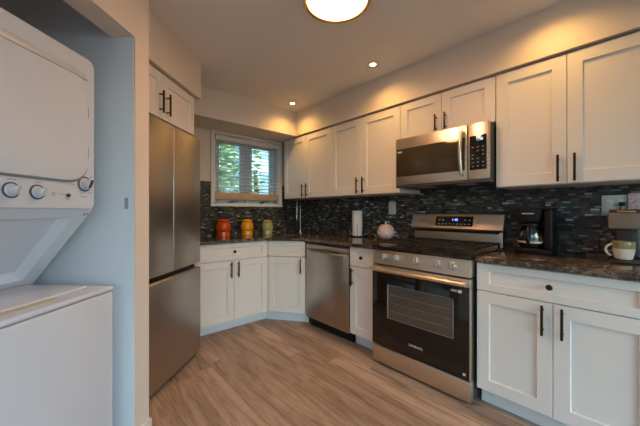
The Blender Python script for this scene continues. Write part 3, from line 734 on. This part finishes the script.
# drip coffee maker: carafe bay on the left, water tank on the right
t = thing('drip_coffee_maker', 'black drip coffee maker with glass carafe beside the range', 'coffee maker', (2.325, .618, .924), -90); cwid = .205
MB().box(0, cwid, 0, .20, 0, .032, .008).build('base', M_black, t)
MB().box(0.158, cwid, .03, .20, .03, .298, .010, 3).build('water_tank', M_black, t)
MB().box(0.004, .165, .15, .20, .03, .298, .008).build('back_column', M_black, t)
hd = MB(); hd.prism_xz([(.022, .210), (.136, .210), (.155, .296), (.004, .296)], .010, .19, b=.006); hd.build('filter_basket', M_black, t)
MB().box(0, cwid, .008, .20, .292, .304, .004).build('lid', M_black, t)
lg = MB()
for k in range(9): lg.box(.045 + k * .0075, .0505 + k * .0075, .0088, .0110, .262, .269)
lg.build('logo', M_light_ink, t)
MB().lathe([(.056, .032), (.058, .036), (0, .036)], (.076, .075, 0), 28).build('hot_plate', M_ss, t)
cg = MB().lathe([(.0, .037), (.054, .037), (.064, .046), (.0735, .080), (.075, .105), (.070, .145), (.058, .172), (.050, .182)], (.080, .072, 0), 40).build('carafe', M_carafe, t)
MB().lathe([(0, .039), (.052, .039), (.061, .047), (.0695, .075), (0, .075)], (.080, .072, 0), 36).build('coffee', M_coffee, cg)
MB().lathe([(.0715, .068), (.0735, .070), (.0755, .079), (.0745, .082)], (.080, .072, 0), 40).build('band', M_cream, cg)
MB().lathe([(.052, .178), (.058, .183), (.056, .196), (.03, .204), (0, .205)], (.080, .072, 0), 28).build('carafe_lid', M_black, cg)
MB().tube([(.082, .016, .186), (.084, -.014, .182), (.084, -.032, .15), (.084, -.028, .10), (.083, -.003, .07)], .0085, 10).build('carafe_handle', M_black, cg)

# single-cup pod machine with cord
t = thing('pod_coffee_machine', 'taupe single-cup pod coffee machine at the right edge', 'coffee maker', (2.225, .148, .924), -90); kw = .13
MB().box(.0, kw, .02, .28, 0, .016, .005).build('base', M_taupe_dk, t)
MB().lathe([(0, .015), (.055, .015), (.055, .0185), (0, .019)], (.065, .085, 0), 30).build('drip_tray', M_dark, t)
MB().box(.014, kw - .014, .165, .28, .014, .19, .012, 3).build('column', M_taupe_dk, t)
MB().box(-.004, kw + .004, 0, .28, .186, .272, .007, 3).build('head', M_taupe, t)
MB().box(0, kw, .004, .276, .270, .291, .009, 3).build('lid', M_taupe_dk, t)
MB().box(.03, .10, -.004, .03, .274, .283, .003).build('lid_handle', M_gold, t)
MB().tube([(.036, .326, .325), (.036, .31, .324), (.03, .302, .30), (.0, .298, .20), (-.07, .296, .10), (-.05, .29, .03), (.02, .285, .01), (.05, .27, .012)], .0035, 8).build('cord', M_black, t)
MB().box(.022, .050, .2985, .3155, .312, .336, .003).build('plug', M_black, t)

t = thing('mug', 'cream mug with olive green rim on the pod machine tray', 'mug', (2.296, .096, .9442), 0)
t.scale = (.9, .9, .94)
MB().lathe([(0, .002), (.036, 0), (.040, .004), (.047, .035), (.0505, .062), (.0495, .062), (.046, .035), (.036, .008), (0, .007)], n=40).build('body', M_cream, t)
MB().lathe([(.0504, .061), (.0515, .080), (.0515, .100), (.0500, .103), (.048, .100), (.0480, .061), (.0504, .061)], n=40).build('glaze_band', M_muggreen, t)
ma = math.atan2(.95, -.35); hp = []
for k in range(13):
    a = R(-80 + 160 * k / 12 + 8); q = .044 + .036 * math.cos(a) ; hp.append((q * math.cos(ma), q * math.sin(ma), .052 + .034 * math.sin(a)))
MB().tube(hp, .0062, 10).build('handle', M_cream, t)

# ------------------------------------------------------------------ outdoors, seen through the blind
struct('ground', MB().box(-6, 14, YB + .16, 18, -.35, -.30), M_lawn)
t = thing('house', 'white sided neighbour house seen through the right window pane', 'house', (6.5, 9.5, -.3), 0)
MB().box(-1.6, 4.5, 0, 5, 0, 4.2).build('wall', M_siding, t)
MB().prism_yz([(-.4, 4.15), (2.5, 5.6), (5.4, 4.15)], -1.9, 4.8).build('roof', M_roofing, t)
wf = MB().box(-1.1, -.3, -.04, .02, 1.8, 3.0).build('window', M_trim, t); MB().box(-1.02, -.38, -.05, -.03, 1.88, 2.92).build('pane', plain('sky_reflection_pane', (.30, .42, .50), .2), wf)  # pane colour holds a painted reflection of the sky
def tree(label, x, y, h, r, n):
    t = thing('tree', label, 'tree', (x, y, -.3), group='trees outside the window')
    MB().tube([(0, 0, 0), (.05, 0, h * .4), (0, .05, h * .75)], [.12, .09, .04], 8).build('trunk', M_bark, t)
    bm = bmesh.new()
    for k in range(n):
        d = Vector((random.gauss(0, 1), random.gauss(0, 1), random.gauss(0, 1))).normalized() * random.random() ** .4
        c = Vector((d.x * r, d.y * r, h * .60 + d.z * h * .42)); q = Matrix.Rotation(random.random() * 6.3, 3, 'Z') @ Matrix.Rotation(random.random() * 3, 3, 'X')
        s = .06 + random.random() * .08
        vs = [bm.verts.new(c + q @ Vector(p)) for p in ((-s, 0, 0), (0, -s * .45, .01), (s, 0, 0), (0, s * .45, .01))]; bm.faces.new(vs)
    mb = MB(); mb.bm.free(); mb.bm = bm; mb.build('foliage', M_leaf, t, smooth=False)
tree('broad leafy green tree filling the left window pane', 2.55, 7.6, 4.6, 1.15, 3200)
tree('tall leafy green tree further back behind the broad one', 2.6, 12.9, 7.0, 1.7, 2600)
tree('slim green tree in front of the white house', 3.62, 6.4, 3.2, .17, 170)
